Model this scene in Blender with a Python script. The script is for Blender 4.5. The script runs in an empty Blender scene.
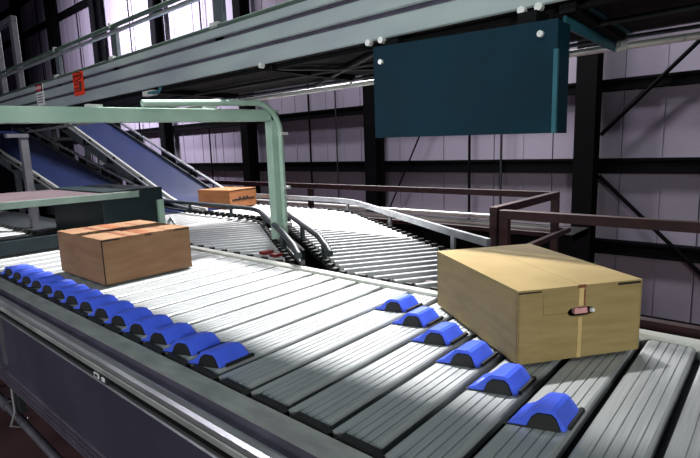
import bpy, bmesh, math, random
from mathutils import Vector, Matrix
random.seed(7)
scene = bpy.context.scene
COL = scene.collection
# ---------------------------------------------------------------- units
# lengths below are given in camera heights above the sorting deck (0.58 m); CZ is the eye height above the hall floor
S = 0.58
CZ = 3.50
def W3(x, y, z): return Vector((x*S, y*S, z*S + CZ))
# ---------------------------------------------------------------- camera
cd = bpy.data.cameras.new('camera'); cam = bpy.data.objects.new('camera', cd); COL.objects.link(cam)
cd.sensor_width = 36; cd.lens = 497.197/700*36; cd.clip_end = 200; cd.clip_start = 0.02
cam.matrix_world = Matrix(((0.75400451, -0.07999004, 0.65198067, 0), (0.6560372, 0.1416444, -0.74131778, 0),
                           (-0.03305137, 0.98668052, 0.15927696, CZ), (0, 0, 0, 1)))
scene.camera = cam
# ---------------------------------------------------------------- world, lights, exposure
vs = scene.view_settings
vs.view_transform = 'Standard'; vs.look = 'None'; vs.gamma = 1.0; vs.use_curve_mapping = False; vs.exposure = 0.0
w = bpy.data.worlds.new('world'); scene.world = w; w.use_nodes = True
w.node_tree.nodes['Background'].inputs[0].default_value = (0.25, 0.22, 0.42, 1)
w.node_tree.nodes['Background'].inputs[1].default_value = 0.10
def lamp(name, kind, loc, target, power, color, size=0.3, size_y=None, angle=None, blend=0.3):
    l = bpy.data.lights.new(name, kind); l.energy = power; l.color = color
    if kind == 'AREA':
        l.size = size
        if size_y: l.shape = 'RECTANGLE'; l.size_y = size_y
    else: l.shadow_soft_size = size
    if kind == 'SPOT': l.spot_size = angle; l.spot_blend = blend
    o = bpy.data.objects.new(name, l); COL.objects.link(o)
    o.location = W3(*loc); d = W3(*target) - o.location
    o.rotation_euler = d.to_track_quat('-Z', 'Y').to_euler()
    return o
WHITE = (1.0, 0.97, 0.95)
lamp('deck_lamp', 'SPOT', (-5.0, 5.2, 10), (-5.2, 2.4, -1), 6300, WHITE, 0.10, angle=0.92, blend=0.6)
lamp('spur_fill', 'AREA', (-7.5, 13.5, 7.2), (-4.5, 4.5, -1), 360, WHITE, 2.5, 1.0)  # added fill from behind, brightens the spur rollers
lamp('spur_fill', 'AREA', (-10.5, 11.0, 5.5), (-6.0, 3.8, -1), 420, WHITE, 1.6, 0.8)  # second added fill, for the left spur that the overhead conveyor blocks
lamp('near_fill', 'AREA', (-2.0, 0.6, 3.3), (-2.0, 0.9, -1), 22, (0.85, 1.0, 1.0), 1.2, 0.4)  # added fill for the near deck, no fixture there
for i, x in enumerate((-32, -22, -12, -2)):
    o = lamp('wall_lamp', 'AREA', (x, 12.2, 13), (x, 14.8, -1), (200, 200, 85, 65)[i], (0.98, 0.94, 1.0), 4.0, 0.4)
    o.data.spread = 1.3
lamp('wall_fill', 'AREA', (-27, 4, 12), (-30, 16, 8), 1250, (0.90, 0.84, 1.0), 2.0, 1.0).data.spread = 1.6  # added fill to brighten the upper left wall
lamp('wall_fill', 'AREA', (-9, 8, 13), (-9, 16, 4), 200, (0.92, 0.87, 1.0), 2.0, 1.0).data.spread = 2.0  # added frontal fill for the middle of the wall
lamp('front_fill', 'AREA', (6.0, -6.5, 1.6), (-2, 3, 0.6), 250, (0.97, 1.0, 0.93), 1.2, 0.8)  # added low fill from the camera side for the upright faces
lamp('front_fill', 'AREA', (-7, -5, 1.2), (-8, 4, 0.6), 60, (0.92, 0.92, 1.0), 1.5, 0.6)  # weaker added fill on the camera side, for the left end
# ---------------------------------------------------------------- materials
def lin(h):
    c = [int(h[i:i+2], 16)/255 for i in (0, 2, 4)]
    return tuple(v/12.92 if v <= 0.04045 else ((v+0.055)/1.055)**2.4 for v in c) + (1,)
def mat(name, h, rough=0.5, metal=0.0, noise=0.12, scale=6.0, stretch=None, bump=0.0, h2=None, spec=None, emit=None):
    m = bpy.data.materials.new(name); m.use_nodes = True; nt = m.node_tree; N = nt.nodes; L = nt.links
    b = N['Principled BSDF']; b.inputs['Roughness'].default_value = rough; b.inputs['Metallic'].default_value = metal
    if spec is not None: b.inputs['Specular IOR Level'].default_value = spec
    tc = N.new('ShaderNodeTexCoord'); mp = N.new('ShaderNodeMapping'); L.new(tc.outputs['Object'], mp.inputs[0])
    if stretch: mp.inputs['Scale'].default_value = stretch
    nz = N.new('ShaderNodeTexNoise'); nz.inputs['Scale'].default_value = scale; nz.inputs['Detail'].default_value = 6
    L.new(mp.outputs[0], nz.inputs['Vector'])
    r = N.new('ShaderNodeValToRGB'); L.new(nz.outputs['Fac'], r.inputs[0])
    c = lin(h); c2 = lin(h2) if h2 else tuple(v*(1-noise*2) for v in c[:3]) + (1,)
    r.color_ramp.elements[0].position = 0.32; r.color_ramp.elements[1].position = 0.68
    r.color_ramp.elements[0].color = c2
    r.color_ramp.elements[1].color = tuple(min(1, v*(1+noise*0.5)) for v in c[:3]) + (1,)
    L.new(r.outputs[0], b.inputs['Base Color'])
    mr = N.new('ShaderNodeMapRange'); mr.inputs['To Min'].default_value = max(0.03, rough-0.08); mr.inputs['To Max'].default_value = min(1, rough+0.1)
    L.new(nz.outputs['Fac'], mr.inputs['Value']); L.new(mr.outputs[0], b.inputs['Roughness'])
    if bump:
        bp = N.new('ShaderNodeBump'); bp.inputs['Strength'].default_value = bump; bp.inputs['Distance'].default_value = 0.004
        L.new(nz.outputs['Fac'], bp.inputs['Height']); L.new(bp.outputs[0], b.inputs['Normal'])
    if emit:
        b.inputs['Emission Color'].default_value = lin(h); b.inputs['Emission Strength'].default_value = emit
    return m
M = dict(
 slat=mat('slat_aluminium', 'a4a8aa', 0.46, 0.35, 0.10, 5, (60, 1.2, 1), 0.15),
 rim=mat('rim_steel', '9c9e9c', 0.55, 0.35, 0.15, 9, (1, 3, 1), 0.1),
 rail=mat('rail_aluminium', 'c2c2c6', 0.33, 0.8, 0.1, 8, (0.6, 4, 4)),
 groove=mat('groove_dark', '4c4658', 0.6, 0.3, 0.2, 10),
 side=mat('side_panel_paint', '3a3a4c', 0.5, 0.1, 0.12, 2.5, h2='33303f'),
 sidetrim=mat('side_trim', '6a6070', 0.45, 0.5, 0.15, 8),
 rubber=mat('black_rubber', '101214', 0.6, 0, 0.2, 20),
 blue=mat('blue_plastic', '4460e0', 0.38, 0, 0.08, 14, bump=0.1),
 roller=mat('roller_zinc', 'bcbec2', 0.42, 0.35, 0.06, 12),
 frame=mat('conveyor_frame', '60686c', 0.5, 0.4, 0.18, 8),
 darkframe=mat('dark_frame', '1d2428', 0.55, 0.1, 0.2, 8),
 guard=mat('guard_steel', 'b8bcc0', 0.35, 0.7, 0.12, 8),
 darkguard=mat('dark_guard', '4c5458', 0.4, 0.5, 0.12, 8),
 belt=mat('blue_belt', '222f5a', 0.45, 0.0, 0.12, 7, (1, 8, 1), h2='1b264a', spec=.35),
 green=mat('pale_green_paint', 'a9c2b4', 0.42, 0.05, 0.08, 4, bump=0.05, h2='96b3a4'),
 beam=mat('beam_galvanised', 'a3b0ae', 0.48, 0.1, 0.08, 1.5, (1, 3, 3), 0.0, h2='9299a2'),
 black=mat('black_steel', '08090c', 0.7, 0.0, 0.2, 10, spec=0.15),
 teal=mat('teal_panel', '042a38', 0.5, 0.0, 0.10, 4, h2='03222e', spec=0.15),
 edge=mat('edge_grey_green', '56685f', 0.4, 0.3, 0.1, 6),
 tealside=mat('teal_edge', '2f6a78', 0.35, 0.3, 0.1, 6),
 chrome=mat('bolt_zinc', 'e8eae6', 0.3, 0.4, 0.05, 10),
 wall=mat('wall_sheet', '8c8694', 0.7, 0.0, 0.03, 0.8, (1, 1, 0.4), h2='86808e'),
 column=mat('column_black', '040406', 0.8, 0.0, 0.25, 7, spec=0.08),
 brown=mat('handrail_brown', '3a1a1e', 0.5, 0.05, 0.2, 9, h2='241014'),
 card=mat('cardboard_tan', '988458', 0.78, 0, 0.06, 9, (1, 1, 6), 0.06, h2='8c784c'),
 crease=mat('crease_brown', '86704a', .8, 0, .1, 10),
 card2=mat('cardboard_brown', '846448', 0.8, 0, 0.08, 7, (1, 1, 5), 0.06, h2='79573c'),
 card3=mat('cardboard_orange', 'a0683a', 0.78, 0, 0.08, 8, (1, 1, 5), 0.06, h2='905836'),
 tape=mat('box_tape', 'cbb078', 0.35, 0, 0.1, 20),
 tape2=mat('box_tape_dark', '7d4a35', 0.4, 0, 0.2, 20),
 slot=mat('slot_dark', '1a100d', 0.8, 0, 0.2, 20),
 pink=mat('parcel_pink', 'e3a6a8', 0.5, 0, 0.1, 30),
 plate=mat('plate_purple', '5c4e54', 0.6, 0.1, 0.15, 5, h2='4e4248'),
 grey=mat('grey_post', '5e5e66', 0.5, 0.3, 0.15, 8),
 red=mat('red_plastic', '7c1a20', 0.5, 0, 0.1, 10),
 signred=mat('sign_red', 'c8283c', 0.5, 0, 0.03, 10), signwhite=mat('sign_white', 'dfe0e2', 0.5, 0, 0.03, 10),
 signorange=mat('sign_orange', 'e23a1c', 0.5, 0, 0.03, 10), ink=mat('sign_ink', '0c0c0e', 0.6, 0, 0.03, 10),
 floor=mat('floor_concrete', '6a4a4c', 0.7, 0, 0.25, 1.5, bump=0.1, h2='4a3238'),
 deckplate=mat('mezzanine_plate', '5a3c3e', 0.65, 0.1, 0.25, 3, h2='38262c'),
 ceiling=mat('ceiling_dark', '14131c', 0.8, 0, 0.2, 2),
)
# ---------------------------------------------------------------- mesh helpers
ORIG = {}
class MB:
    def __init__(s): s.v = []; s.f = []; s.sm = []
    def add(s, vs, fs, smooth=False):
        o = len(s.v); s.v += [Vector(p) for p in vs]; s.f += [tuple(i+o for i in f) for f in fs]; s.sm += [smooth]*len(fs); return s
    def box(s, x0, x1, y0, y1, z0, z1):
        return s.add([(x0,y0,z0),(x1,y0,z0),(x1,y1,z0),(x0,y1,z0),(x0,y0,z1),(x1,y0,z1),(x1,y1,z1),(x0,y1,z1)],
                     [(0,3,2,1),(4,5,6,7),(0,1,5,4),(1,2,6,5),(2,3,7,6),(3,0,4,7)])
    def bar(s, a, b, wd, ht, up=(0,0,1)):      # rectangular bar between two points
        a = Vector(a); b = Vector(b); d = (b-a).normalized(); u = Vector(up)
        if abs(d.dot(u)) > 0.98: u = Vector((1,0,0))
        sd = d.cross(u).normalized(); u = sd.cross(d).normalized()
        P = []
        for c in (a, b):
            for i, j in ((-1,-1),(1,-1),(1,1),(-1,1)): P.append(c + sd*(wd/2*i) + u*(ht/2*j))
        return s.add(P, [(0,1,2,3),(7,6,5,4),(0,4,5,1),(1,5,6,2),(2,6,7,3),(3,7,4,0)])
    def tube(s, pts, r, n=8, cap=True):
        pts = [Vector(p) for p in pts]; V = []; F = []; prev = None
        for i, p in enumerate(pts):
            t = (pts[min(i+1, len(pts)-1)] - pts[max(i-1, 0)]).normalized()
            if prev is None:
                u = Vector((0,0,1)) if abs(t.z) < 0.9 else Vector((1,0,0)); a = t.cross(u).normalized()
            else: a = (prev - t*prev.dot(t)).normalized()
            prev = a; b = t.cross(a)
            for k in range(n):
                q = 2*math.pi*k/n; V.append(p + a*(r*math.cos(q)) + b*(r*math.sin(q)))
        for i in range(len(pts)-1):
            for k in range(n): F.append((i*n+k, i*n+(k+1)%n, (i+1)*n+(k+1)%n, (i+1)*n+k))
        s.add(V, F, True)
        if cap: o = len(V); s.add(V[:n], [tuple(reversed(range(n)))]); s.add(V[-n:], [tuple(range(n))])
        return s
    def prism(s, prof, axis, a, b, smooth=False):    # profile swept along x or y
        n = len(prof); V = []
        for t in (a, b):
            for p, q in prof: V.append((t, p, q) if axis == 'x' else (p, t, q) if axis == 'y' else (p, q, t))
        F = [(i, (i+1) % n, n+(i+1) % n, n+i) for i in range(n)]
        s.add(V, F, smooth); s.add(V, [tuple(range(n)), tuple(reversed(range(n, 2*n)))]); return s
    def build(s, name, m, parent=None, bevel=0.0, local=False):
        """local: vertices already relative to the parent"""
        me = bpy.data.meshes.new(name)
        if local: V = [p*S for p in s.v]
        else:
            o = ORIG.get(parent.name, Vector((0,0,0))) if parent else Vector((0,0,0))
            V = [W3(*p) - o for p in s.v]
        me.from_pydata([tuple(p) for p in V], [], s.f)
        bm = bmesh.new(); bm.from_mesh(me); bmesh.ops.recalc_face_normals(bm, faces=bm.faces); bm.to_mesh(me); bm.free()
        for p, q in zip(me.polygons, s.sm): p.use_smooth = q
        me.materials.append(M[m] if isinstance(m, str) else m)
        ob = bpy.data.objects.new(name, me); COL.objects.link(ob)
        if parent: ob.parent = parent; ORIG[ob.name] = ORIG[parent.name]
        if bevel:
            bv = ob.modifiers.new('bevel', 'BEVEL'); bv.width = bevel*S; bv.segments = 2; bv.limit_method = 'ANGLE'
        return ob
def tag(o, label=None, cat=None, group=None, kind=None):
    if label: o['label'] = label
    if cat: o['category'] = cat
    if group: o['group'] = group
    if kind: o['kind'] = kind
    return o
def thing(name, loc, label, cat, group=None):
    o = bpy.data.objects.new(name, None); COL.objects.link(o); o.location = W3(*loc); o.empty_display_size = 0.05
    ORIG[o.name] = o.location.copy(); return tag(o, label, cat, group)
def struct(o, label, cat):
    return tag(o, label, cat, None, 'structure')
FL = -CZ/S       # hall floor
MZ = -2.72       # mezzanine plate top
# ================================================================ the setting
WY = 16.0
e = thing('floor', (0,0,FL), 'dark reddish concrete floor of the hall below', 'floor'); e['kind'] = 'structure'
MB().box(-62, 14, -14, WY+1, FL-0.2, FL).build('slab', 'floor', e)
struct(MB().box(-62, 14, -14, WY+1, 16, 16.3).build('ceiling', 'ceiling'), 'dark roof high above the hall', 'ceiling')
struct(MB().box(-62.3, -62, -14, WY+1, FL, 16).build('wall_left', 'ceiling'), 'dark end wall far off at the left', 'wall')
mz = thing('mezzanine', (-4,3,MZ), 'steel mezzanine platform carrying the sorting conveyors', 'platform'); mz['kind'] = 'structure'
for i in range(11):
    MB().box(-19+2.2*i, -19+2.2*i+2.18, -1.5, 8.1, MZ-0.12, MZ).build('plate', 'deckplate', mz)
for x in (-18, -12, -6, 0, 5):
    for y in (-1.2, 7.9): MB().box(x-.15, x+.15, y-.15, y+.15, FL, MZ-.12).build('post', 'column', mz)
# back wall: sheets, girts
wb = thing('wall_back', (-20, WY, FL), 'pale purple sheet metal back wall with black steel framing', 'wall'); wb['kind'] = 'structure'
bay = 7.74; CX = [-4.37 + bay*k for k in range(-6, 3)]
pw = bay/4
x = CX[0]-bay*0.9; k = 0
while x < 13:
    # each sheet: flat with a thin standing seam at its edge
    m = MB().box(x, x+pw-.015, WY, WY+.12, FL, 16); m.box(x+pw*.5-.03, x+pw*.5+.03, WY-.02, WY, FL, 16); m.box(x+pw-.06, x+pw-.02, WY-.03, WY, FL, 16)
    m.build('wall_panel', 'wall', wb); x += pw
MB().box(CX[0]-bay, 13, WY+.13, WY+.2, FL, 16).build('backing_sheet', 'column', wb)
for zt, zb in ((-5.05,-5.4), (-2.9,-3.3), (-.52,-.94), (1.68,1.36), (3.85,3.5), (6.0,5.65), (10.8,10.45), (13.4,13.1)):
    MB().add([], []).prism([(WY-.34, zt), (WY-.34, zt-.07), (WY-.30, zt-.07), (WY-.30, zb+.07), (WY-.34, zb+.07), (WY-.34, zb), (WY-.02, zb), (WY-.02, zt)], 'x', CX[0]-bay, 13).build('girt', 'column', wb)
for i in range(len(CX)-1):
    xs = (CX[i]+CX[i+1])/2
    MB().tube([(xs, WY-.3, FL), (xs, WY-.3, 14)], .045, 6).build('sag_rod', 'column', wb)
MB().tube([(-7.05, WY-.4, FL), (-7.05, WY-.4, 9)], .04, 8).build('drain_pipe', 'darkframe', wb)
MB().tube([(-14.3, WY-.4, FL), (-14.3, WY-.4, 9)], .03, 8).build('drain_pipe', 'darkframe', wb)
names = ['seventh','sixth','fifth','fourth','third','second']
for i, x in enumerate(CX):
    if i <= 6:
        pos = ['first','second','third','fourth','fifth','sixth','seventh'][6-i]
        lab = {6: 'black steel wall column rising behind the handrail corner, right of the teal panel',
               5: 'black steel wall column dropping from the left edge of the teal panel',
               4: 'black steel wall column just left of the pale green gantry leg',
               3: 'black steel wall column above the two inclined belts, left of the gantry conduit',
               2: 'black steel wall column above the orange warning sign',
               1: 'black steel wall column above the red and white danger sign',
               0: 'black steel wall column farthest left, in the dim end of the hall'}[i]
    else: lab = 'black steel wall column beyond the right edge of the picture'
    c = thing('steel_column', (x, WY-.7, FL), lab, 'column', 'black columns along the back wall')
    hw = .27
    MB().box(x-hw, x+hw, WY-.93, WY-.85, FL, 15.9).build('front_flange', 'column', c)
    MB().box(x-hw, x+hw, WY-.42, WY-.35, FL, 15.9).build('rear_flange', 'column', c)
    MB().box(x-.04, x+.04, WY-.85, WY-.42, FL, 15.9).build('web', 'column', c)
    MB().box(x-.45, x+.45, WY-1.1, WY-.2, FL, FL+.08).build('base_plate', 'column', c)
# diagonal bracing right of the last column
def brace(name, a, b, r, lab):
    o = MB().tube([a, b], r, 8).build(name, 'column'); tag(o, lab, 'brace', 'diagonal wall braces'); return o
yb = WY-.48
brace('brace_rod', (-4.05, yb, .15), (0.7, yb, 5.0), .055, 'black diagonal rod rising right from the column near the handrail corner')
brace('brace_rod', (-4.05, yb, -1.0), (-.9, yb, -4.1), .055, 'black diagonal rod falling right from the column near the handrail corner')
brace('brace_rod', (-12.0, yb, -3.2), (-9.5, yb, 1.6), .03, 'thin diagonal rod on the wall below the teal panel left end')
# ================================================================ shoe sorter
P0 = -.955; PITCH = .237
XE, XW = .10, -12.4
so = thing('shoe_sorter', (-4, 2, MZ), 'long sorting conveyor deck of grey aluminium slats crossing the picture', 'conveyor')
prof = [(0,-1.02),(.004,-1.008),(.014,-1.0)]
for g in (.058, .094, .130, .166):
    prof += [(g-.0035,-1.0),(g-.001,-1.0055),(g+.001,-1.0055),(g+.0035,-1.0)]
prof += [(.192,-1.0),(.201,-1.006),(.205,-1.016),(.205,-1.045),(0,-1.045)]
sm = MB().prism(prof, 'y', 1.192, 2.782)
first = None; nslat = 0
k = -48
while P0 + k*PITCH < 2.3:
    x0 = P0 + k*PITCH + .020
    if first is None:
        sm.v = [Vector((p.x, p.y, p.z)) for p in sm.v]
        first = sm.build('slat', 'slat', so); base = x0
        ecap = MB().prism([(.012,-1.055),(.012,-1.0),(.03,-.99),(.165,-.992),(.20,-1.008),(.20,-1.055)], 'y', 1.160, 1.192).build('end_cap', 'rubber', so)
        first.location.x = x0*S; ecap.location.x = (x0+.045)*S
    else:
        for src in (first, ecap):
            c = src.copy(); COL.objects.link(c); c.location.x = (x0 + (.045 if src is ecap else 0))*S
    k += 1
MB().box(XW, 2.6, 1.2, 2.78, -1.14, -1.062).build('slider_bed', 'darkframe', so)
# near edge: rim, groove, rail, black gap, side panel
MB().prism([(1.150,-1.0),(1.150,-1.06),(1.046,-1.06),(1.046,-1.002)], 'x', XW, 2.6).build('deck_rim', 'rim', so)
MB().prism([(1.046,-1.008),(1.02,-1.02),(.990,-1.022),(.975,-1.006),(.975,-1.06),(1.046,-1.06)], 'x', XW, 2.6).build('groove_channel', 'groove', so)
MB().prism([(.975,-1.0),(.962,-.997),(.945,-1.005),(.935,-1.02),(.932,-1.038),(.975,-1.06)], 'x', XW, 2.6).build('bumper_rail', 'rail', so)
MB().prism([(.97,-1.045),(.932,-1.045),(.928,-1.05),(.928,-1.074),(.97,-1.074)], 'x', XW, 2.6).build('lower_rail', 'rim', so)
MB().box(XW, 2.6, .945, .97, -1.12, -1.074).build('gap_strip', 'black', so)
MB().prism([(.97,-1.118),(.928,-1.118),(.922,-1.124),(.928,-1.130),(.97,-1.130)], 'x', XW, 2.6).build('panel_lip', 'rail', so)
x = XW; j = 0
for x0, x1 in ((-12.4,-8.35), (-8.35,-4.29), (-4.29,2.6)):
    MB().box(x0+.01, x1-.01, .932, .96, -1.556, -1.130).build('side_panel', 'side', so)
for x in (-8.35, -4.29): MB().box(x-.045, x+.045, .922, .96, -1.50, -1.135).build('panel_joint', 'grey', so)
for z in (-1.565, -1.60, -1.64, -1.672):
    MB().prism([(.93, z), (.918, z-.006), (.93, z-.012), (.96, z-.012), (.96, z)], 'x', XW, 2.6).build('trim_line', 'sidetrim', so)
MB().box(XW, 2.6, .935, .96, -1.69, -1.556).build('bottom_channel', 'groove', so)
MB().box(XW, 2.6, 2.9, 2.95, -1.6, -1.1).build('rear_panel', 'side', so)
MB().prism([(2.785,-1.04),(2.785,-.992),(2.795,-.984),(2.865,-.984),(2.875,-.992),(2.875,-1.1),(2.785,-1.1)], 'x', XW, 2.6).build('far_rail', mat('far_rail_paint','d6d8d0',.4,.15,.06,6), so)
MB().box(XW, 2.6, 2.88, 2.935, -1.1, -1.01).build('rear_lip', 'black', so)
for x in (-12, -9.5, -7, -1.5, 2.4):
    for y in (1.25, 2.75): MB().box(x-.06, x+.06, y-.06, y+.06, MZ, -1.14).build('leg', 'darkframe', so)
for x in (-12, -9.5, -7, -1.5, 2.4): MB().box(x-.04, x+.04, 1.25, 2.75, -1.3, -1.2).build('cross_member', 'darkframe', so)
# sticker plate on the lip
st = MB().box(-2.60, -2.44, .926, .944, -1.112, -1.078).build('maker_plate', 'darkframe', so)
MB().box(-2.59, -2.535, .922, .926, -1.108, -1.082).build('white_square', 'signwhite', st)
MB().box(-2.578, -2.547, .920, .922, -1.102, -1.088).build('dark_emblem', 'ink', st)
MB().box(-2.50, -2.47, .922, .926, -1.106, -1.086).build('white_square', 'signwhite', st)
# pipe and hook under the side panel
pp = thing('air_pipe', (-4.4, .95, -2.0), 'grey air pipe running under the sorter side panel at the lower left', 'pipe')
MB().tube([(-9, .98, -1.99), (-4.72, .98, -1.99), (-4.5,.98,-2.0), (2.4, .98, -2.12)], .030, 10).build('tube', 'grey', pp)
MB().tube([(-4.75,.98,-1.99),(-4.66,.98,-1.99)], .045, 10).build('coupling', 'grey', pp)
MB().tube([(-4.30,.94,-1.69),(-4.30,.94,-1.9),(-4.30,.90,-2.0),(-4.30,.98,-2.05),(-4.30,1.02,-1.98)], .009, 6).build('hook', 'guard', pp)
MB().box(-4.42,-4.22,.96,1.0,-1.9,-1.69).build('bracket_plate', 'darkframe', pp)
# ---------------------------------------------------------------- shoes
def make_shoe(lab, group):
    r = bpy.data.objects.new('sorting_shoe', None); COL.objects.link(r); r.empty_display_size = .03; ORIG[r.name] = Vector((0,0,0))
    tag(r, lab, 'shoe', group)
    # blue shell over a black arched core; near and far ends run slightly skewed
    secs = [(-.088, 1.0, 1.0), (.045, 1.0, 1.0), (.072, .97, .94), (.088, .88, .72)]
    out = [(-.098,.002),(-.094,.010),(-.062,.024),(-.036,.050),(-.018,.070),(-.004,.076),(.038,.076),(.052,.068),(.084,.016),(.086,.002)]
    inn = [(.072,.002),(.056,.046),(.041,.060),(-.002,.060),(-.020,.044),(-.037,.002)]
    n = len(out)+len(inn); V = []
    for (y, sx, sz) in secs:
        for px, pz in out+inn: V.append((px*sx, y + .035*(px/.10), pz*sz))
    F = []
    for i in range(len(secs)-1):
        for q in range(n): F.append((i*n+q, i*n+(q+1) % n, (i+1)*n+(q+1) % n, (i+1)*n+q))
    m = MB().add(V, F)
    ring = list(range(n)); m.add(V, [tuple(ring), tuple(reversed([(len(secs)-1)*n+q for q in ring]))])
    m.build('blue_cap', 'blue', r, local=True, bevel=.002)
    arch = [(-.036,0),(-.019,.043),(-.001,.058),(.040,.058),(.055,.045),(.070,0)]
    def skew(m_):
        for p in m_.v: p.y += .35*p.x
        return m_
    skew(MB().prism(arch, 'y', -.094, .082)).build('black_core', 'rubber', r, local=True)
    skew(MB().prism([(-.03,-.0),(-.03,.006),(.074,.008),(.080,.015),(.092,.013),(.096,.0)], 'y', -.065, .098)).build('slider_base', 'rubber', r, local=True)
    skew(MB().prism([(-.108,.0),(-.104,.004),(-.03,.004),(-.03,.0)], 'y', -.094, -.07)).build('wing_edge', 'darkframe', r, local=True)
    return r
proto = None
def place_shoe(kk, y, lab, group):
    global proto
    x = P0 + kk*PITCH + .128
    if proto is None: o = proto = make_shoe(lab, group)
    else:
        o = proto.copy(); COL.objects.link(o); o['label'] = lab; o['group'] = group
        for ch in list(proto.children):
            c = ch.copy(); COL.objects.link(c); c.parent = o
    o.location = W3(x, y, -.999); ORIG[o.name] = o.location.copy()
    return o
ordn = ['first','second','third','fourth','fifth','sixth','seventh','eighth','ninth','tenth','eleventh','twelfth','thirteenth','fourteenth','fifteenth','sixteenth','seventeenth','eighteenth']
# diagonal row at the big box: slats k = -3 .. 2
ys = [2.46, 2.315, 2.165, 2.02, 1.875, 1.73]
dl = ['smallest blue shoe of the diagonal row, nearest the pale far rail',
      'second blue shoe from the far rail in the diagonal row by the large tan box',
      'third blue shoe from the far rail in the diagonal row by the large tan box',
      'fourth blue diagonal shoe from the far rail, against the left edge of the tan box',
      'blue shoe with a small white mark beside the large tan box corner',
      'largest and nearest blue shoe, in front of the large tan box']
DIAG_K = -4
for i in range(6):
    o = place_shoe(DIAG_K+i, ys[i], dl[i], 'diagonal row of blue shoes pushing the tan box')
    if i == 4:
        MB().prism([(-.062,.0285),(-.042,.0475),(-.045,.0515),(-.065,.0325)], 'y', -.104, -.078).build('white_mark', 'signwhite', o, local=True)
for i in range(14):
    kk = DIAG_K-1-i
    yy = 1.300
    if i == 0: lab = 'blue shoe at the right end of the near edge row, nearest the camera'
    elif i == 13: lab = 'blue shoe at the left end of the near edge row, by the picture edge'
    else: lab = f'{ordn[i]} blue shoe from the right end of the row along the near deck edge'
    place_shoe(kk, yy, lab, 'blue shoes parked along the near edge')
# ================================================================ cartons
def carton(name, A, C, B, z0, z1, m, lab, tapem, hole=False, marks=(), texture_tape=True):
    """A near corner, C end of the right face, B end of the left face (plan points)"""
    A = Vector((A[0], A[1])); C = Vector((C[0], C[1])); B = Vector((B[0], B[1]))
    u = (C-A); Lw = u.length; u.normalize(); v = (B-A); Ld = v.length; v = Vector((-u.y, u.x))
    if v.dot(B-A) < 0: v = -v
    r = bpy.data.objects.new(name, None); COL.objects.link(r); ctr = A+u*Lw/2+v*Ld/2
    r.location = W3(ctr.x, ctr.y, z0); r.empty_display_size = .05; tag(r, lab, 'box')
    r.rotation_euler.z = math.atan2(u.y, u.x); ORIG[r.name] = r.location.copy()
    # local frame: x along u, y along v (near face is y=-Ld/2)
    sg = 1 if (u.x*v.y-u.y*v.x) > 0 else -1
    hx, hy, H = Lw/2, Ld/2*sg, z1-z0
    t = .012
    ob = []
    def L(mb, nm, mm, bev=.0): return mb.build(nm, mm, r, local=True, bevel=bev)
    ylo, yhi = -hy, hy
    s = 1 if hy > 0 else -1
    L(MB().box(-hx, -hx+t, min(ylo,yhi), max(ylo,yhi), 0, H), 'side_wall', m, .003)
    L(MB().box(hx-t, hx, min(ylo,yhi), max(ylo,yhi), 0, H), 'side_wall', m, .003)
    L(MB().box(-hx, hx, yhi-s*t if s>0 else yhi, yhi if s>0 else yhi+t, 0, H), 'end_wall', m, .003)
    yf = ylo
    if not hole: L(MB().box(-hx, hx, min(yf, yf+s*t), max(yf, yf+s*t), 0, H), 'end_wall', m, .003)
    else:
        # wall with a hand hole
        cx0, cz0, a, b = 0.0, H*.66, .070, .022
        angs = sorted(set([2*math.pi*i/28 for i in range(28)] + [math.atan2(zz-cz0, xx-cx0) % (2*math.pi) for xx in (-hx, hx) for zz in (0, H)]))
        inner = []; outer = []
        for q in angs:
            c_, s_ = math.cos(q), math.sin(q)
            rr = 1/((abs(c_)/a)**2.6+(abs(s_)/b)**2.6)**(1/2.6); inner.append((cx0+c_*rr, cz0+s_*rr))
            ks = []
            if c_ > 1e-6: ks.append((hx-cx0)/c_)
            if c_ < -1e-6: ks.append((-hx-cx0)/c_)
            if s_ > 1e-6: ks.append((H-cz0)/s_)
            if s_ < -1e-6: ks.append((-cz0)/s_)
            kk = min(ks); outer.append((cx0+c_*kk, cz0+s_*kk))
        n = len(angs); V = []
        for ring in (inner, outer):
            for yy in (yf, yf+s*t):
                V += [(p, yy, q) for p, q in ring]
        F = []
        for i in range(n):
            j = (i+1) % n
            F += [(i, j, 2*n+j, 2*n+i), (n+i, 3*n+i, 3*n+j, n+j), (i, n+i, n+j, j), (2*n+i, 2*n+j, 3*n+j, 3*n+i)]
        L(MB().add(V, F), 'end_wall', m)
        L(MB().box(-.01, .060, min(yf+s*.03, yf+s*.05), max(yf+s*.03, yf+s*.05), cz0-.022, cz0+.004), 'parcel_inside', 'pink')
        L(MB().tube([(.048, yf-s*.004, cz0+.004), (.062, yf-s*.004, cz0+.002)], .010, 8), 'hole_edge_tear', 'signwhite')
    L(MB().box(-hx+t, hx-t, min(ylo,yhi)+t, max(ylo,yhi)-t, 0, t), 'bottom', m)
    # two long top flaps meeting in the middle
    ft = .010; g = .0008
    L(MB().box(-hx, -g, min(ylo,yhi), max(ylo,yhi), H, H+ft), 'top_flap', m)
    L(MB().box(g, hx, min(ylo,yhi), max(ylo,yhi), H, H+ft), 'top_flap', m)
    for q in marks: q(L, hx, hy, H, yf, s, ft)
    return r
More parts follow.
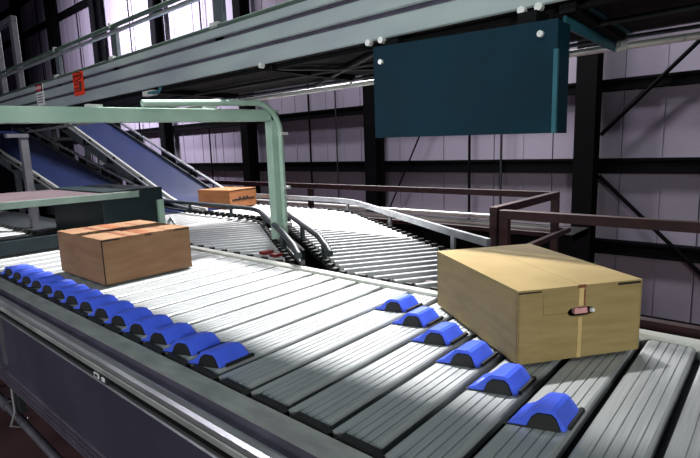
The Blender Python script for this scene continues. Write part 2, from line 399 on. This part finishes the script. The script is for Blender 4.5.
def big_marks(L, hx, hy, H, yf, s, ft):
    e0, e1 = sorted((yf-s*.002, yf-s*.0005))
    L(MB().box(-.014, .006, e0, e1, 0, H*.585), 'tape_strip', 'tape')
    L(MB().box(-.014, .010, e0, e1, H*.74, H), 'tape_strip', 'tape')
    L(MB().box(.010, .020, e0, e1, H*.74, H*.97), 'tape_fold', 'tape2')
    e0, e1 = sorted((yf-s*.003, yf+s*.004))
    L(MB().box(-hx+.002, -hx+.115, e0, e1, H-.005, H+.001), 'corner_slot', 'slot')
    L(MB().box(hx-.13, hx-.01, e0, e1, H-.007, H+.003), 'corner_slot', 'slot')
    L(MB().box(-.02, .02, e0, e1, H-.002, H+.012), 'tape_end', 'tape2')
    e0, e1 = sorted((yf-s*.0015, yf-s*.0003))
    L(MB().box(-hx+.125, -hx+.128, e0, e1, H*.66, H), 'flap_crease', 'crease'); L(MB().box(-hx+.125, -.07, e0, e1, H*.655, H*.662), 'flap_crease', 'crease')
def mid_marks(L, hx, hy, H, yf, s, ft):
    y0, y1 = sorted((yf, -yf))
    z = H+ft
    e0, e1 = sorted((yf-s*.003, yf+s*.01))
    L(MB().box(-hx+.0, -hx+.14, e0, e1, H-.006, H+.004), 'corner_slot', 'slot')
    L(MB().box(hx-.15, hx-.01, e0, e1, H-.006, H+.004), 'corner_slot', 'slot')
    L(MB().box(-.03, .03, e0, e1, H-.008, H+.0), 'corner_slot', 'slot')
    L(MB().box(-hx+.20, -hx+.24, y0, y1, z, z+.002), 'tape_strip', 'tape2')
    L(MB().box(-.05, .05, y0, y1, z, z+.002), 'tape_strip', mat('box_tape_mid','9a6040',.4,0,.2,12))
    L(MB().box(-.16, .02, y0+.42, y0+.47, z+.001, z+.003), 'label_scrap', 'slot')
    L(MB().box(.18, .20, y0, y1-.1, z, z+.0015), 'crease', 'tape2')
    L(MB().box(-hx, -hx+.004, e0, e1, .0, H), 'corner_seam', 'slot')
def small_marks(L, hx, hy, H, yf, s, ft):
    y0, y1 = sorted((yf, -yf))
    e0, e1 = sorted((yf-s*.004, yf-s*.0005))
    L(MB().box(-hx+.07, hx-.06, e0, e1, H*.40, H*.50), 'printed_mark', 'slot')
    for q in (-.12, -.02, .07): L(MB().box(q, q+.06, e0, e1, H*.50, H*.60), 'printed_mark', 'slot')
    L(MB().box(-hx, hx, e0, e1, H-.012, H-.002), 'top_edge_strip', 'slot')  # dark strip along the top of the front face
    L(MB().box(-.04, .04, y0, y1, H+ft, H+ft+.002), 'tape_strip', mat('box_tape_pale','c89a5c',.4,0,.2,12))
    L(MB().box(-hx, hx, y0+.2, y0+.25, H+ft, H+ft+.002), 'crease', 'tape2')
carton('cardboard_box', (-.843,2.060), (-.463,2.571), (-1.565,2.645), -.985, -.652, 'card',
       'large tan cardboard box with a hand hole, pushed askew by the diagonal blue shoes', 'tape', True, (big_marks,))
carton('cardboard_box', (-3.905,1.555), (-3.912,2.31), (-4.79,1.55), -.985, -.637, 'card2',
       'reddish brown cardboard box with taped top beside the near row of blue shoes', 'tape', False, (mid_marks,))
carton('cardboard_box', (-7.42,5.22), (-7.56,5.93), (-8.18,5.10), -.985, -.668, 'card3',
       'small orange brown cardboard box at the foot of the inclined blue belt', 'tape', False, (small_marks,))
# ================================================================ spur conveyors (skewed roller lines leaving the far edge)
D = Vector((-.838,.545)); Nn = Vector((.545,.838))
def spur(x_left, y_bend, lab, xw_end, guard_short):
    """x_left: where the left edge starts at the far rail; y_bend: far edge y of the straight run"""
    WD = 1.16; L0 = Vector((x_left, 2.95))
    o = thing('spur_conveyor', (x_left-1, 4, MZ), lab, 'conveyor', 'roller spur conveyors beyond the far rail')
    # bend where far edge reaches y_bend: pivot on the left edge side
    ri = .45
    # straight run until left-edge y = y_bend-WD-ri*(1-cos)...
    th = math.atan2(D.y, -D.x)             # 33 deg
    # straight far edge: y = y_bend ; radius ro=ri+WD ; pivot y = y_bend-ro
    py = y_bend-(ri+WD)
    # left edge tangent point on the angled run: pivot + ri*(normal) where outward normal = Nn
    tl = Vector((0, py)) + Nn*ri
    s_end = (tl.y-L0.y)/D.y; TL = L0+D*s_end; pivot = TL-Nn*ri
    R_, zc = .042, -1.0-.0
    pit = .165
    zr = -1.0+.0
    def roll(a, b):
        d = (b-a); ln = d.length
        m = MB().tube([(a.x+d.x/ln*.012, a.y+d.y/ln*.012, zr-R_), (b.x-d.x/ln*.012, b.y-d.y/ln*.012, zr-R_)], R_, 10)
        m.build('roller', 'roller', o)
        for p, dd in ((a, -1), (b, 1)):
            pass
    s = -WD*.838/.545 + .06
    n = 0
    while s < s_end:
        t0 = max(0.0, -s*.545/.838)
        if WD - t0 > .12: roll(L0+D*s+Nn*(t0+.03), L0+D*s+Nn*(WD-.0))
        s += pit
    arc = ri+WD*.6; dth = pit/arc; q = 0.0
    while q < th:
        nn = Vector((math.sin(th-q), math.cos(th-q)))   # rotates from Nn to +Y
        roll(pivot+nn*(ri), pivot+nn*(ri+WD)); q += dth
    x = pivot.x-pit*.6
    while x > xw_end: roll(Vector((x, pivot.y+ri)), Vector((x, pivot.y+ri+WD))); x -= pit
    # side frames following both edges
    def edge(off, extra=0.0):
        # off=0 left edge, WD right edge
        pts = []
        s0 = -off*.838/.545
        pts.append(L0+D*(s0+extra)+Nn*off); pts.append(TL+Nn*off)
        for i in range(1, 7):
            a = th-th*i/6; pts.append(pivot+Vector((math.sin(a), math.cos(a)))*(ri+off))
        pts.append(Vector((xw_end, pivot.y+ri+off))); return pts
    for nm, off in (('side_frame', -.03), ('side_frame', WD+.03)):
        pts = edge(off, .05); m = MB()
        V = []
        for i, p in enumerate(pts):
            t = (pts[min(i+1, len(pts)-1)]-pts[max(i-1, 0)]).normalized(); nrm = Vector((-t.y, t.x))*.022
            for sg in (-1, 1):
                for z in (-1.24, -1.022): V.append((p.x+nrm.x*sg, p.y+nrm.y*sg, z))
        F = []
        for i in range(len(pts)-1):
            a = i*4; b = a+4; F += [(a, a+1, b+1, b), (a+2, b+2, b+3, a+3), (a+1, a+3, b+3, b+1), (a, b, b+2, a+2)]
        F += [(0, 2, 3, 1), ((len(pts)-1)*4, (len(pts)-1)*4+1, (len(pts)-1)*4+3, (len(pts)-1)*4+2)]
        m.add(V, F).build(nm, 'black', o)
    # axle ends standing proud along the right edge (the dotted line)
    m = MB(); pts = edge(WD+.025, .1)
    for i in range(len(pts)-1):
        a, b = pts[i], pts[i+1]; ln = (b-a).length; c = 0
        while c < ln:
            p = a+(b-a)*(c/ln); m.box(p.x-.026, p.x+.026, p.y-.026, p.y+.026, -1.03, -.995); c += pit
    pts = edge(-.025, .1)
    for i in range(len(pts)-1):
        a, b = pts[i], pts[i+1]; ln = (b-a).length; c = 0
        while c < ln:
            p = a+(b-a)*(c/ln); m.box(p.x-.026, p.x+.026, p.y-.026, p.y+.026, -1.03, -.995); c += pit
    mo = m.build('axle_clips', 'rubber', o); mo['kind'] = 'stuff'
    # skewed start frame along the sorter rail with transfer wheels
    m = MB(); x = L0.x-.0
    while x < L0.x+WD/.545-.05:
        m.box(x-.03, x+.03, 2.945, 2.98, -1.03, -.995); x += .22
    mm = m.build('transfer_clips', 'rubber', o); mm['kind'] = 'stuff'
    for (p, q) in ((edge(0,.3)[0], edge(WD,.3)[0]), (TL, TL+Nn*WD), (Vector((xw_end+.3, pivot.y+ri)), Vector((xw_end+.3, pivot.y+ri+WD)))):
        for pt in (p, q): MB().box(pt.x-.05, pt.x+.05, pt.y-.05, pt.y+.05, MZ, -1.24).build('leg', 'darkframe', o)
        MB().bar((p.x, p.y, -1.5), (q.x, q.y, -1.5), .06, .08).build('cross_member', 'darkframe', o)
    return o, edge, pivot, ri, WD
s2, edge2, piv2, ri2, WD_ = spur(-2.70, 6.08, 'roller spur conveyor right of the gantry leg, leading off behind the large tan box', -8.4, True)
s1, edge1, piv1, ri1, _ = spur(-5.47, 4.62, 'roller spur conveyor left of the gantry leg, behind the reddish brown box', -8.6, True)
def rail_from(o, pts2, z, r, nm, m, posts=(), drop=None, n=8):
    pts = [(p[0], p[1], z) for p in pts2]
    if drop: pts[0] = (pts[0][0], pts[0][1], z-drop)
    MB().tube(pts, r, n).build(nm, m, o)
    for p in posts: MB().box(p[0]-.02, p[0]+.02, p[1]-.02, p[1]+.02, -1.06, z).build('guard_post', m, o)
# spur 2 far guard (flat bar) and near short rail
pe = edge2(WD_+.06, 0)
def flat_bar(o, pts, z0, z1, nm, m, th=.02):
    V = []; 
    for p in pts:
        V += [(p[0]-th*.4, p[1]-th, z0), (p[0]-th*.4, p[1]-th, z1), (p[0]+th*.4, p[1]+th, z1), (p[0]+th*.4, p[1]+th, z0)]
    F = []
    for i in range(len(pts)-1):
        a = 4*i; b = a+4
        for k in range(4): F.append((a+k, a+(k+1) % 4, b+(k+1) % 4, b+k))
    F += [(0,1,2,3), tuple(reversed([4*(len(pts)-1)+k for k in range(4)]))]
    MB().add(V, F).build(nm, m, o)
flat_bar(s2, [(-1.9,3.98), (-2.45,4.30)] + [(p.x, p.y) for p in pe[1:]], -.88, -.81, 'guard_rail', 'guard')
for p in ((-2.45,4.34), (-3.9,5.24), (-5.4,6.10), (-7.0,6.14)): MB().box(p[0]-.02, p[0]+.02, p[1]-.02, p[1]+.02, -1.1, -.83).build('guard_post', 'guard', s2)
MB().tube([(-2.95,3.08,-.90), (-3.05,3.14,-.86), (-3.42,3.42,-.84), (-4.75,4.27,-.84), (-5.6,4.85,-.85)], .032, 8).build('guard_rail', 'darkguard', s2)
for p in ((-3.22,3.28), (-4.1,3.84), (-5.0,4.45)): MB().box(p[0]-.018, p[0]+.018, p[1]-.018, p[1]+.018, -1.1, -.85).build('guard_post', 'darkguard', s2)
# spur 1 right-hand guard curving off along the straight run
pe1 = edge1(WD_+.02, 0)
MB().tube([(-3.16,2.90,-.91), (-3.36,3.03,-.87), (-3.9,3.37,-.84)] + [(p.x, p.y, -.84) for p in pe1[1:-1]] + [(-8.7, 4.66, -.84)], .034, 8).build('guard_rail', 'darkguard', s1)
for p in ((-3.9,3.37), (-5.3,4.27), (-6.6,4.66), (-7.8,4.66)): MB().box(p[0]-.02, p[0]+.02, p[1]-.02, p[1]+.02, -1.1, -.85).build('guard_post', 'darkguard', s1)
flat_bar(s1, [(-3.22,3.00), (-5.0,4.12)], -1.02, -.985, 'edge_trim', 'guard')
flat_bar(s1, [(-3.26,3.06), (-4.3,3.71)], -1.05, -.90, 'side_plate', 'black', .012)
MB().box(-3.86,-3.78,3.02,3.14,-.998,-.97).build('red_stop', 'red', s1); MB().box(-3.68,-3.60,3.00,3.10,-.998,-.97).build('red_stop', 'red', s1)
# dark triangular divider between the spurs
dv = MB(); dv.add([(-3.16,2.97,-1.06),(-2.78,2.97,-1.06),(-4.6,4.13,-1.06),(-4.9,4.13,-1.06),(-3.16,2.97,-1.2),(-2.82,2.97,-1.2),(-4.6,4.13,-1.2),(-4.9,4.13,-1.2)], [(0,1,2,3),(7,6,5,4),(0,4,5,1),(1,5,6,2),(2,6,7,3),(3,7,4,0)])
tag(dv.build('divider_plate', mat('divider_matt','060709',.95,0,.1,8,spec=0.0), s1), 'dark plate closing the wedge between the spurs')
# ================================================================ inclined belts
def incline(y0, y1, xf, slope, xtop, lab, curve=.8):
    o = thing('belt_conveyor', ((xf+xtop)/2, (y0+y1)/2, MZ), lab, 'conveyor', 'inclined blue belt conveyors')
    L_ = xf-xtop; zt = -1.0+slope*L_
    path = [(xf+curve, -1.0), (xf+curve*.5, -1.0+slope*.03), (xf, -1.0+slope*curve*.16), (xf-curve*.5, -1.0+slope*curve*.52), (xtop, zt)]
    def strip(ya, yb, dz0, dz1, nm, m):
        V = []
        for x, z in path: V += [(x, ya, z+dz0), (x, ya, z+dz1), (x, yb, z+dz1), (x, yb, z+dz0)]
        F = []
        for i in range(len(path)-1):
            a = 4*i; b = a+4
            for k in range(4): F.append((a+k, a+(k+1) % 4, b+(k+1) % 4, b+k))
        F += [(0,1,2,3), tuple(reversed([4*(len(path)-1)+k for k in range(4)]))]
        return MB().add(V, F).build(nm, m, o)
    strip(y0+.05, y1-.05, -.05, .0, 'belt', 'belt')
    strip(y0-.03, y0+.04, -.28, -.02, 'side_frame', 'frame')
    strip(y1-.04, y1+.03, -.28, -.02, 'side_frame', 'frame')
    strip(y0+.05, y1-.05, -.20, -.14, 'return_belt', 'belt')
    strip(y0-.01, y0+.035, -.02, .05, 'edge_rail', 'chrome')
    strip(y1-.035, y1+.01, -.02, .03, 'edge_rail', 'darkguard')
    strip(y0-.14, y0-.11, .01, .045, 'outer_rail', 'guard')
    strip(y1+.02, y1+.05, .13, .165, 'guard_rail', 'guard')
    strip(y1+.12, y1+.15, .10, .125, 'outer_rail', 'guard')
    x = xf-.3; i = 0
    while x > xtop+.4:
        z = -1.0+slope*(xf-x)-slope*0
        MB().box(x-.05, x+.05, y0-.15, y0-.02, z-.10, z+.03).build('bracket', 'black', o)
        MB().box(x-.04, x+.04, y1+.02, y1+.15, z-.08, z+.14).build('bracket', 'black', o)
        x -= 1.15
    for x in (xf-1.2, xf-4.0, xtop+.4):
        z = -1.0+slope*(xf-x)-.25
        for y in (y0, y1): MB().box(x-.05, x+.05, y-.05, y+.05, MZ, z).build('leg', 'frame', o)
        MB().box(x-.03, x+.03, y0, y1, z-.5, z-.42).build('cross_member', 'frame', o)
        MB().tube([(x+.2, y0+.06, z+.0), (x+.2, y1-.06, z+.0)], .06, 8).build('return_roller', 'darkframe', o)
    return o
incline(4.90, 6.00, -8.48, .368, -14.9, 'blue belt conveyor rising left from the small orange brown box')
incline(3.48, 4.68, -8.75, .238, -16.3, 'leftmost blue belt conveyor rising behind the scanning tunnel')
# ================================================================ scanning tunnel on the deck at the left
tn = thing('scan_tunnel', (-6.6, 2.2, -1), 'low sheet metal tunnel over the deck behind the reddish brown box', 'tunnel')
MB().box(-7.62, -6.0, 1.42, 2.92, -.445, -.42).build('top_plate', 'plate', tn, .004)
MB().box(-7.62, -6.0, -.6, 1.40, -.470, -.445).build('top_plate', 'plate', tn, .004)
MB().box(-6.03, -5.99, -.6, 2.90, -.50, -.425).build('front_lip', mat('lip_green','7c8f86',.5,.1,.1,6), tn, .004)
MB().box(-7.62, -6.02, 2.46, 3.22, -1.0+.03, -.40).build('drive_box', tag and mat('tunnel_dark','0f2226',.5,.1,.15,6), tn, .006)
MB().box(-6.02, -5.97, 3.13, 3.20, -1.0, -.56).build('corner_strip', 'green', tn)
MB().tube([(-5.97, 3.24, -.86), (-5.90, 3.24, -.80), (-5.85, 3.26, -.88)], .02, 6).build('hose_stub', 'guard', tn)
MB().box(-6.15, -6.0, -.6, 2.46, -.97, -.825).build('threshold_bar', mat('bar_dark','16262c',.45,.2,.15,6), tn, .006)
MB().box(-6.15, -6.03, -.6, -.5, MZ, -.44).build('support_post', 'darkframe', tn)
m = MB(); x = -6.3
while x > -11: m.box(x-.05, x+.05, 2.12, 2.17, -.995, -.95); x -= .2
t_ = m.build('toothed_edge', 'rubber', tn); t_['kind'] = 'stuff'
MB().box(-11, -6.25, 2.15, 2.855, -.985, -.96).build('deck_cover', 'darkframe', tn)  # dark sheet added over the bright deck so it stays dark under the tunnel
# drive rollers visible in the tunnel mouth
dr = thing('drive_unit', (-7.2, 3.3, MZ), 'dark rollers and motor behind the low tunnel opening', 'motor')
for i in range(4): MB().tube([(-8.9+.45*i, 2.98, -.95), (-8.9+.45*i, 3.40, -.95)], .09, 10).build('drum', 'darkframe', dr)
MB().box(-9.4, -7.2, 3.0, 3.38, -1.5, -1.05).build('housing', 'black', dr)
MB().box(-9.4, -7.2, 3.1, 3.3, MZ, -1.5).build('pedestal', 'black', dr)
# leaning post with bent bracket on the tunnel
tp = thing('bracket_post', (-8.0, 2.3, -.42), 'grey metal post with bent top standing behind the tunnel plate at the left', 'post')
MB().box(-8.03, -7.93, 2.26, 2.35, -1.0, .30).build('post', 'grey', tp)
MB().box(-8.04, -7.92, 2.10, 2.36, .30, .35).build('top_arm', 'grey', tp)
# ================================================================ gantry frame across the deck
g = thing('gantry_frame', (-4.4, 3.7, MZ), 'pale green steel gantry frame spanning the deck, its leg rising between the two spurs', 'gantry')
def hz(y): return .270 + (y-1.119)*.0243      # the cross beam rises slightly towards its leg
GX0, GX1, GY = -4.49, -4.35, 3.80
V = []
for y in (-2.0, GY):
    z = hz(y); V += [(GX0,y,z),(GX1,y,z),(GX1,y,z+.124),(GX0,y,z+.124)]
MB().add(V, [(0,1,2,3),(7,6,5,4),(0,4,5,1),(1,5,6,2),(2,6,7,3),(3,7,4,0)]).build('cross_beam', 'green', g, .007)
MB().box(-4.46, -4.35, 3.68, 3.80, MZ, hz(3.7)+.10).build('leg', 'green', g, .007)
MB().box(-4.54, -4.27, 3.60, 3.90, MZ, MZ+.05).build('foot_plate', 'green', g)
MB().box(-4.46, -4.35, -2.0, -1.86, MZ, hz(-2)).build('leg', 'green', g, .007)
cond = [(-4.32, 2.2, .455), (-4.32, 2.98, .495), (-4.32, 3.46, .515)]
for i in range(1, 7):
    a = math.pi/2*i/6; cond.append((-4.32, 3.46+.32*math.sin(a), .515-.32*(1-math.cos(a))))
cond += [(-4.32, 3.78, -.5), (-4.32, 3.78, -1.6)]
tag(MB().tube(cond, .032, 10).build('conduit', 'green', g), 'curved conduit pipe running down the gantry leg')
for z in (.18, -.43, -.85): MB().box(-4.36, -4.28, 3.76, 3.86, z, z+.03).build('conduit_clip', 'chrome', g)
for y in (1.76, 2.88): MB().box(-4.44, -4.37, y, y+.12, hz(y)+.124, hz(y)+.15).build('beam_clip', 'chrome', g)
# ================================================================ overhead conveyor
YA, YB, ZB = 3.30, 4.62, .845
oc = thing('overhead_conveyor', (-5, 4, ZB), 'galvanised overhead conveyor beam with guard rail crossing the top of the picture', 'conveyor')
X0, X1 = -15.5, 2.2
def ch(prof, nm, m, a=X0, b=X1, par=oc): return MB().prism(prof, 'x', a, b).build(nm, m, par)
# near channel face in three proud bands with recessed grooves
zt = YA*.402
bands = ((YA*.402, YA*.372), (YA*.360, YA*.318), (YA*.306, YA*.257))
for i, (a, b) in enumerate(bands):
    ch([(YA+.10, a), (YA+.012, a), (YA, a-.012), (YA, b+.012), (YA+.012, b), (YA+.10, b)], 'face_band', 'beam')
for a, b in ((YA*.372, YA*.360), (YA*.318, YA*.306)):
    ch([(YA+.03, a), (YA+.03, b), (YA+.09, b), (YA+.09, a)], 'face_groove', 'groove')
MB().tube([(X0, YA+.0, zt+.005), (X1, YA+.0, zt+.005)], .022, 8).build('top_edge_rod', 'edge', oc)
ch([(YA+.01, ZB), (YA+.01, ZB+.02), (YB, ZB+.02), (YB, ZB)], 'underside', 'black')
ch([(YB, ZB-.0), (YB+.05, ZB), (YB+.05, 1.25), (YB, 1.25)], 'rear_channel', 'darkframe')
ch([(YA+.1, 1.20), (YA+.1, 1.23), (YB, 1.23), (YB, 1.20)], 'carry_deck', 'belt')
MB().box(X0, X1, YA+.10, YA+.16, ZB-.035, ZB+.03).build('bottom_flange', 'black', oc)
# rods hung beneath the rear edge
MB().tube([(X0, YB, .742), (X1, YB, .742)], .030, 8).build('hanger_rod', 'chrome', oc)
MB().tube([(X0, YB-.04, .800), (X1, YB-.04, .800)], .016, 8).build('hanger_rod', 'darkguard', oc)
MB().tube([(X0, 3.9, .80), (X1, 3.9, .80)], .020, 8).build('hanger_rod', 'darkframe', oc)
i = 0
for x in (-12, -9, -6.2, -3.95, -1.1, 1.3):
    MB().box(x-.05, x+.05, YA+.05, YB, ZB-.06, ZB).build('cross_tie', 'black', oc)
    MB().tube([(x, YB-.03, .845), (x, YB-.03, .735)], .018, 6).build('hanger', 'chrome', oc)
MB().bar((-3.95, YA+.1, ZB-.03), (-2.9, YB, ZB-.05), .05, .03).build('diagonal_tie', 'darkframe', oc)
MB().bar((-2.5, YA+.1, ZB-.03), (-4.6, YB, ZB-.05), .05, .03).build('diagonal_tie', 'darkframe', oc)
# bolts along the lower edge
for x in (-3.98, -2.62, -2.49, -1.36, -1.25):
    MB().tube([(x, YA-.035, ZB-.008), (x, YA+.01, ZB-.008)], .026, 8).build('bolt', 'chrome', oc)
bl = MB().box(-6.35, -6.1, YA-.05, YA+.02, ZB-.09, ZB-.03).build('clamp', 'chrome', oc)
MB().tube([(-6.2, YA-.04, ZB-.06), (-5.95, YA-.04, ZB-.07), (-5.9, YA-.04, ZB-.02)], .02, 6).build('clamp_handle', 'tealside', oc)
# guard rail on top
for z, r, m_ in ((YA*.536, .030, 'edge'), (YA*.512, .028, 'guard')):
    MB().tube([(X0, YA+.02, z), (X1, YA+.02, z)], r, 8).build('guard_rail', m_, oc)
for x in (-9.28, -7.18, -4.70, -2.3, .2):
    MB().box(x-.085, x+.085, YA+.03, YA+.08, zt-.15, YA*.536).build('guard_post', 'frame', oc, .006)
    MB().box(x-.10, x+.04, YA-.02, YA+.05, zt-.005, zt+.05).build('post_clamp', 'chrome', oc)
for x in (-9.28, -7.18, -4.70): MB().box(x-.03, x+.03, YA-.01, YA+.05, YA*.53, YA*.55).build('rail_clamp', 'chrome', oc)
# arch post at far left
ar = thing('arch_frame', (-11.4, YA+.1, zt), 'grey tubular arch post standing on the overhead conveyor at the upper left', 'frame')
MB().box(-11.52, -11.34, YA+.04, YA+.14, zt-.1, 2.62).build('post', 'grey', ar, .01)
MB().box(-12.6, -11.34, YA+.04, YA+.14, 2.62, 2.72).build('top_bar', 'grey', ar, .01)
MB().box(-12.6, -12.42, YA+.04, YA+.14, zt-.1, 2.62).build('post', 'grey', ar, .01)
# signs
def text(body, size, loc, m, parent, rotz=0.0, nm='lettering'):
    c = bpy.data.curves.new(nm, 'FONT'); c.body = body; c.size = size*S; c.align_x = 'CENTER'; c.align_y = 'CENTER'; c.extrude = .0006
    o = bpy.data.objects.new(nm, c); COL.objects.link(o); c.materials.append(M[m]); o.parent = parent
    dg = bpy.context.evaluated_depsgraph_get(); me = bpy.data.meshes.new_from_object(o.evaluated_get(dg))
    bpy.data.objects.remove(o); o = bpy.data.objects.new(nm, me); COL.objects.link(o); o.parent = parent
    o.location = W3(*loc)-ORIG[parent.name]; o.rotation_euler = (math.pi/2, 0, rotz); return o
def ellipse(x, y, z, a, b, m, parent, nm, th=.006):
    pts = [(x+a*math.cos(2*math.pi*i/20), z+b*math.sin(2*math.pi*i/20)) for i in range(20)]
    MB().prism([(p, q) for p, q in pts], 'z', 0, 1)
    V = [(p, y, q) for p, q in pts]+[(p, y-th, q) for p, q in pts]; n = 20
    MB().add(V, [tuple(range(n)), tuple(range(2*n-1, n-1, -1))]+[(i, (i+1) % n, n+(i+1) % n, n+i) for i in range(n)]).build(nm, m, parent)
sg = thing('danger_sign', (-10.15, YA-.01, .94), 'small white danger sign with red oval header on the overhead beam', 'sign')
MB().box(-10.33, -9.98, YA-.012, YA-.001, .945, 1.335).build('plate', 'signwhite', sg)
MB().box(-10.32, -9.99, YA-.016, YA-.012, 1.185, 1.32).build('header', 'ink', sg)
ellipse(-10.155, YA-.016, 1.25, .14, .055, 'signred', sg, 'oval')
text('DANGER', .07, (-10.155, YA-.025, 1.25), 'signwhite', sg)
for z in (1.14, 1.095, 1.05, 1.005): MB().box(-10.29, -10.03, YA-.015, YA-.012, z-.012, z+.006).build('text_line', 'groove', sg)
sg = thing('warning_sign', (-8.43, YA-.01, .95), 'bright orange red warning sign with oval header on the overhead beam', 'sign')
MB().box(-8.62, -8.24, YA-.012, YA-.001, .965, 1.325).build('plate', 'signorange', sg)
ellipse(-8.43, YA-.012, 1.25, .165, .06, 'ink', sg, 'oval')
ellipse(-8.43, YA-.018, 1.25, .150, .048, 'signorange', sg, 'oval')
text('WARNING', .06, (-8.43, YA-.027, 1.25), 'ink', sg)
for z in (1.18, 1.14, 1.08, 1.04): MB().box(-8.59, -8.42, YA-.015, YA-.012, z-.010, z+.006).build('text_line', 'ink', sg)
MB().tube([(-8.36, YA-.015, 1.03), (-8.33, YA-.015, 1.10), (-8.34, YA-.015, 1.16)], .024, 6).build('pictogram', 'ink', sg)
# ---------------------------------------------------------------- teal panel
tp = thing('hanging_panel', (-1.8, YA-.1, ZB), 'dark teal sheet metal panel hanging below the overhead beam', 'panel')
PX0, PX1, PY = -2.51, -1.10, 3.20
ztp = .755
MB().add([(PX0,PY,.08),(PX1,PY,.055),(PX1,PY,ztp-.025),(PX0,PY,ztp+.02),(PX0,PY+.02,.08),(PX1,PY+.02,.055),(PX1,PY+.02,ztp-.025),(PX0,PY+.02,ztp+.02)],
         [(0,1,2,3),(7,6,5,4),(0,4,5,1),(1,5,6,2),(2,6,7,3),(3,7,4,0)]).build('front_sheet', 'teal', tp)
MB().box(PX1-.02, PX1, PY+.02, PY+.22, .055, ztp-.03).build('end_return', 'teal', tp)
MB().box(PX1-.02, PX1+.006, PY-.006, PY+.02, .055, ztp-.20).build('edge_strip', 'tealside', tp)
MB().box(PX0, PX0+.02, PY+.02, PY+.22, .08, ztp).build('end_return', 'teal', tp)
for x, z in ((-2.43, .655), (-1.20, .655)): MB().tube([(x, PY-.025, z), (x, PY, z)], .020, 8).build('bolt', 'chrome', tp)
for x in (-2.35, -1.3): MB().box(x-.06, x+.06, PY+.02, PY+.24, ztp-.15, ZB-.035).build('hanger_strap', 'black', tp)
MB().bar((PX1-.03, PY+.2, .775), (PX1-.03, YB+.02, .775), .02, .13).build('bracket_arm', 'tealside', tp)
MB().bar((PX1+.03, PY+.2, .838), (PX1+.03, YB+.02, .838), .12, .014).build('bracket_top', 'tealside', tp)
MB().tube([(PX1+.0, YB, .735), (PX1+.05, YB-.05, .735)], .035, 8).build('arm_bolt', 'chrome', tp)
# ================================================================ handrails
def hbar(o, a, b, w_=.10, nm='rail'): MB().bar(a, b, w_, w_).build(nm, 'brown', o, .006)
hz_ = -.80
h1 = thing('handrail', (-2.39, 5.42, MZ), 'brown square tube handrail passing behind the large tan box to the right edge', 'handrail', 'brown handrails')
hbar(h1, (-2.44, 5.42, hz_), (3.0, 5.30, hz_)); hbar(h1, (-2.39, 5.42, MZ), (-2.39, 5.42, hz_-.05), nm='post'); hbar(h1, (2.9, 5.3, MZ), (2.9, 5.3, hz_-.05), nm='post')
hbar(h1, (-2.44, 5.42, -1.79), (3.0, 5.30, -1.79), .06, nm='mid_rail')
h2 = thing('handrail', (-2.62, 7.75, MZ), 'dark brown handrail turning a corner in front of the back wall', 'handrail', 'brown handrails')
hbar(h2, (-14, 7.80, hz_+.03), (-2.57, 7.75, hz_)); hbar(h2, (-2.62, 7.75, hz_), (-2.62, 5.60, hz_))
hbar(h2, (-2.62, 7.75, MZ), (-2.62, 7.75, hz_-.05), nm='post'); hbar(h2, (-2.62, 5.65, MZ), (-2.62, 5.65, hz_-.05), nm='post')
hbar(h2, (-14, 7.80, -1.42), (-2.57, 7.75, -1.42), .07, nm='mid_rail')
for x in (-14, -11, -8): hbar(h2, (x, 7.8, MZ), (x, 7.8, hz_-.05), nm='post')
hbar(h2, (-2.42, 7.75, -1.32), (-2.42, 5.6, -1.32), .07, nm='mid_rail')
hbar(h2, (-2.62, 7.75, -1.32), (-2.38, 7.75, -1.32), .06, nm='mid_rail')
# rail stub right beside the deck end (brown bar above the white far rail)
h3 = thing('kick_rail', (.6, 3.1, MZ), 'dark red bar just beyond the pale far rail at the right edge', 'rail')
MB().box(-2.0, 2.6, 3.10, 3.16, -1.07, -1.01).build('bar', 'brown', h3); MB().box(-2.0, 2.6, 3.08, 3.18, -1.15, -1.07).build('lower_bar', 'black', h3)
for x in (-.3, 2.5): MB().box(x-.03, x+.03, 3.1, 3.16, MZ, -1.15).build('post', 'black', h3)
# far conveyor rails behind the handrail
fc = thing('distant_conveyor', (-5, 9, FL), 'bright low rails of a distant conveyor seen behind the dark handrail', 'conveyor')
MB().tube([(-12, 8.8, -1.36), (-2.7, 8.8, -1.36)], .05, 8).build('side_rail', 'chrome', fc)
MB().tube([(-12, 8.8, -1.50), (-2.7, 8.8, -1.50)], .05, 8).build('side_rail', 'chrome', fc)
MB().box(-12, -2.7, 8.86, 9.8, -1.72, -1.60).build('bed', 'black', fc)
MB().box(-12, -2.7, 8.9, 9.8, -2.2, -1.62).build('body', 'black', fc)
for x in (-11.5, -7.5, -3.2):
    for y in (8.95, 9.7): MB().box(x-.07, x+.07, y-.07, y+.07, FL, -2.2).build('leg', 'darkframe', fc)
# ================================================================ overhead walkway added out of view to shade the near half of the deck
wk = thing('light_blocker', (-3, 1, 3.4), 'steel walkway added unseen above the picture, shading the near half of the deck', 'blocker')
MB().add([(-12,-2.2,3.4),(4,-2.2,3.4),(4,3.64,3.4),(-12,2.25,3.4),(-12,-2.2,3.5),(4,-2.2,3.5),(4,3.64,3.5),(-12,2.25,3.5)], [(0,3,2,1),(4,5,6,7),(0,1,5,4),(1,2,6,5),(2,3,7,6),(3,0,4,7)]).build('blocker_plate', 'column', wk)
for x in (-11, -3, 3.5):
    for y in (-2.0, 2.1): MB().tube([(x, y, 3.5), (x, y, 16)], .04, 6).build('hanger_rod', 'column', wk)
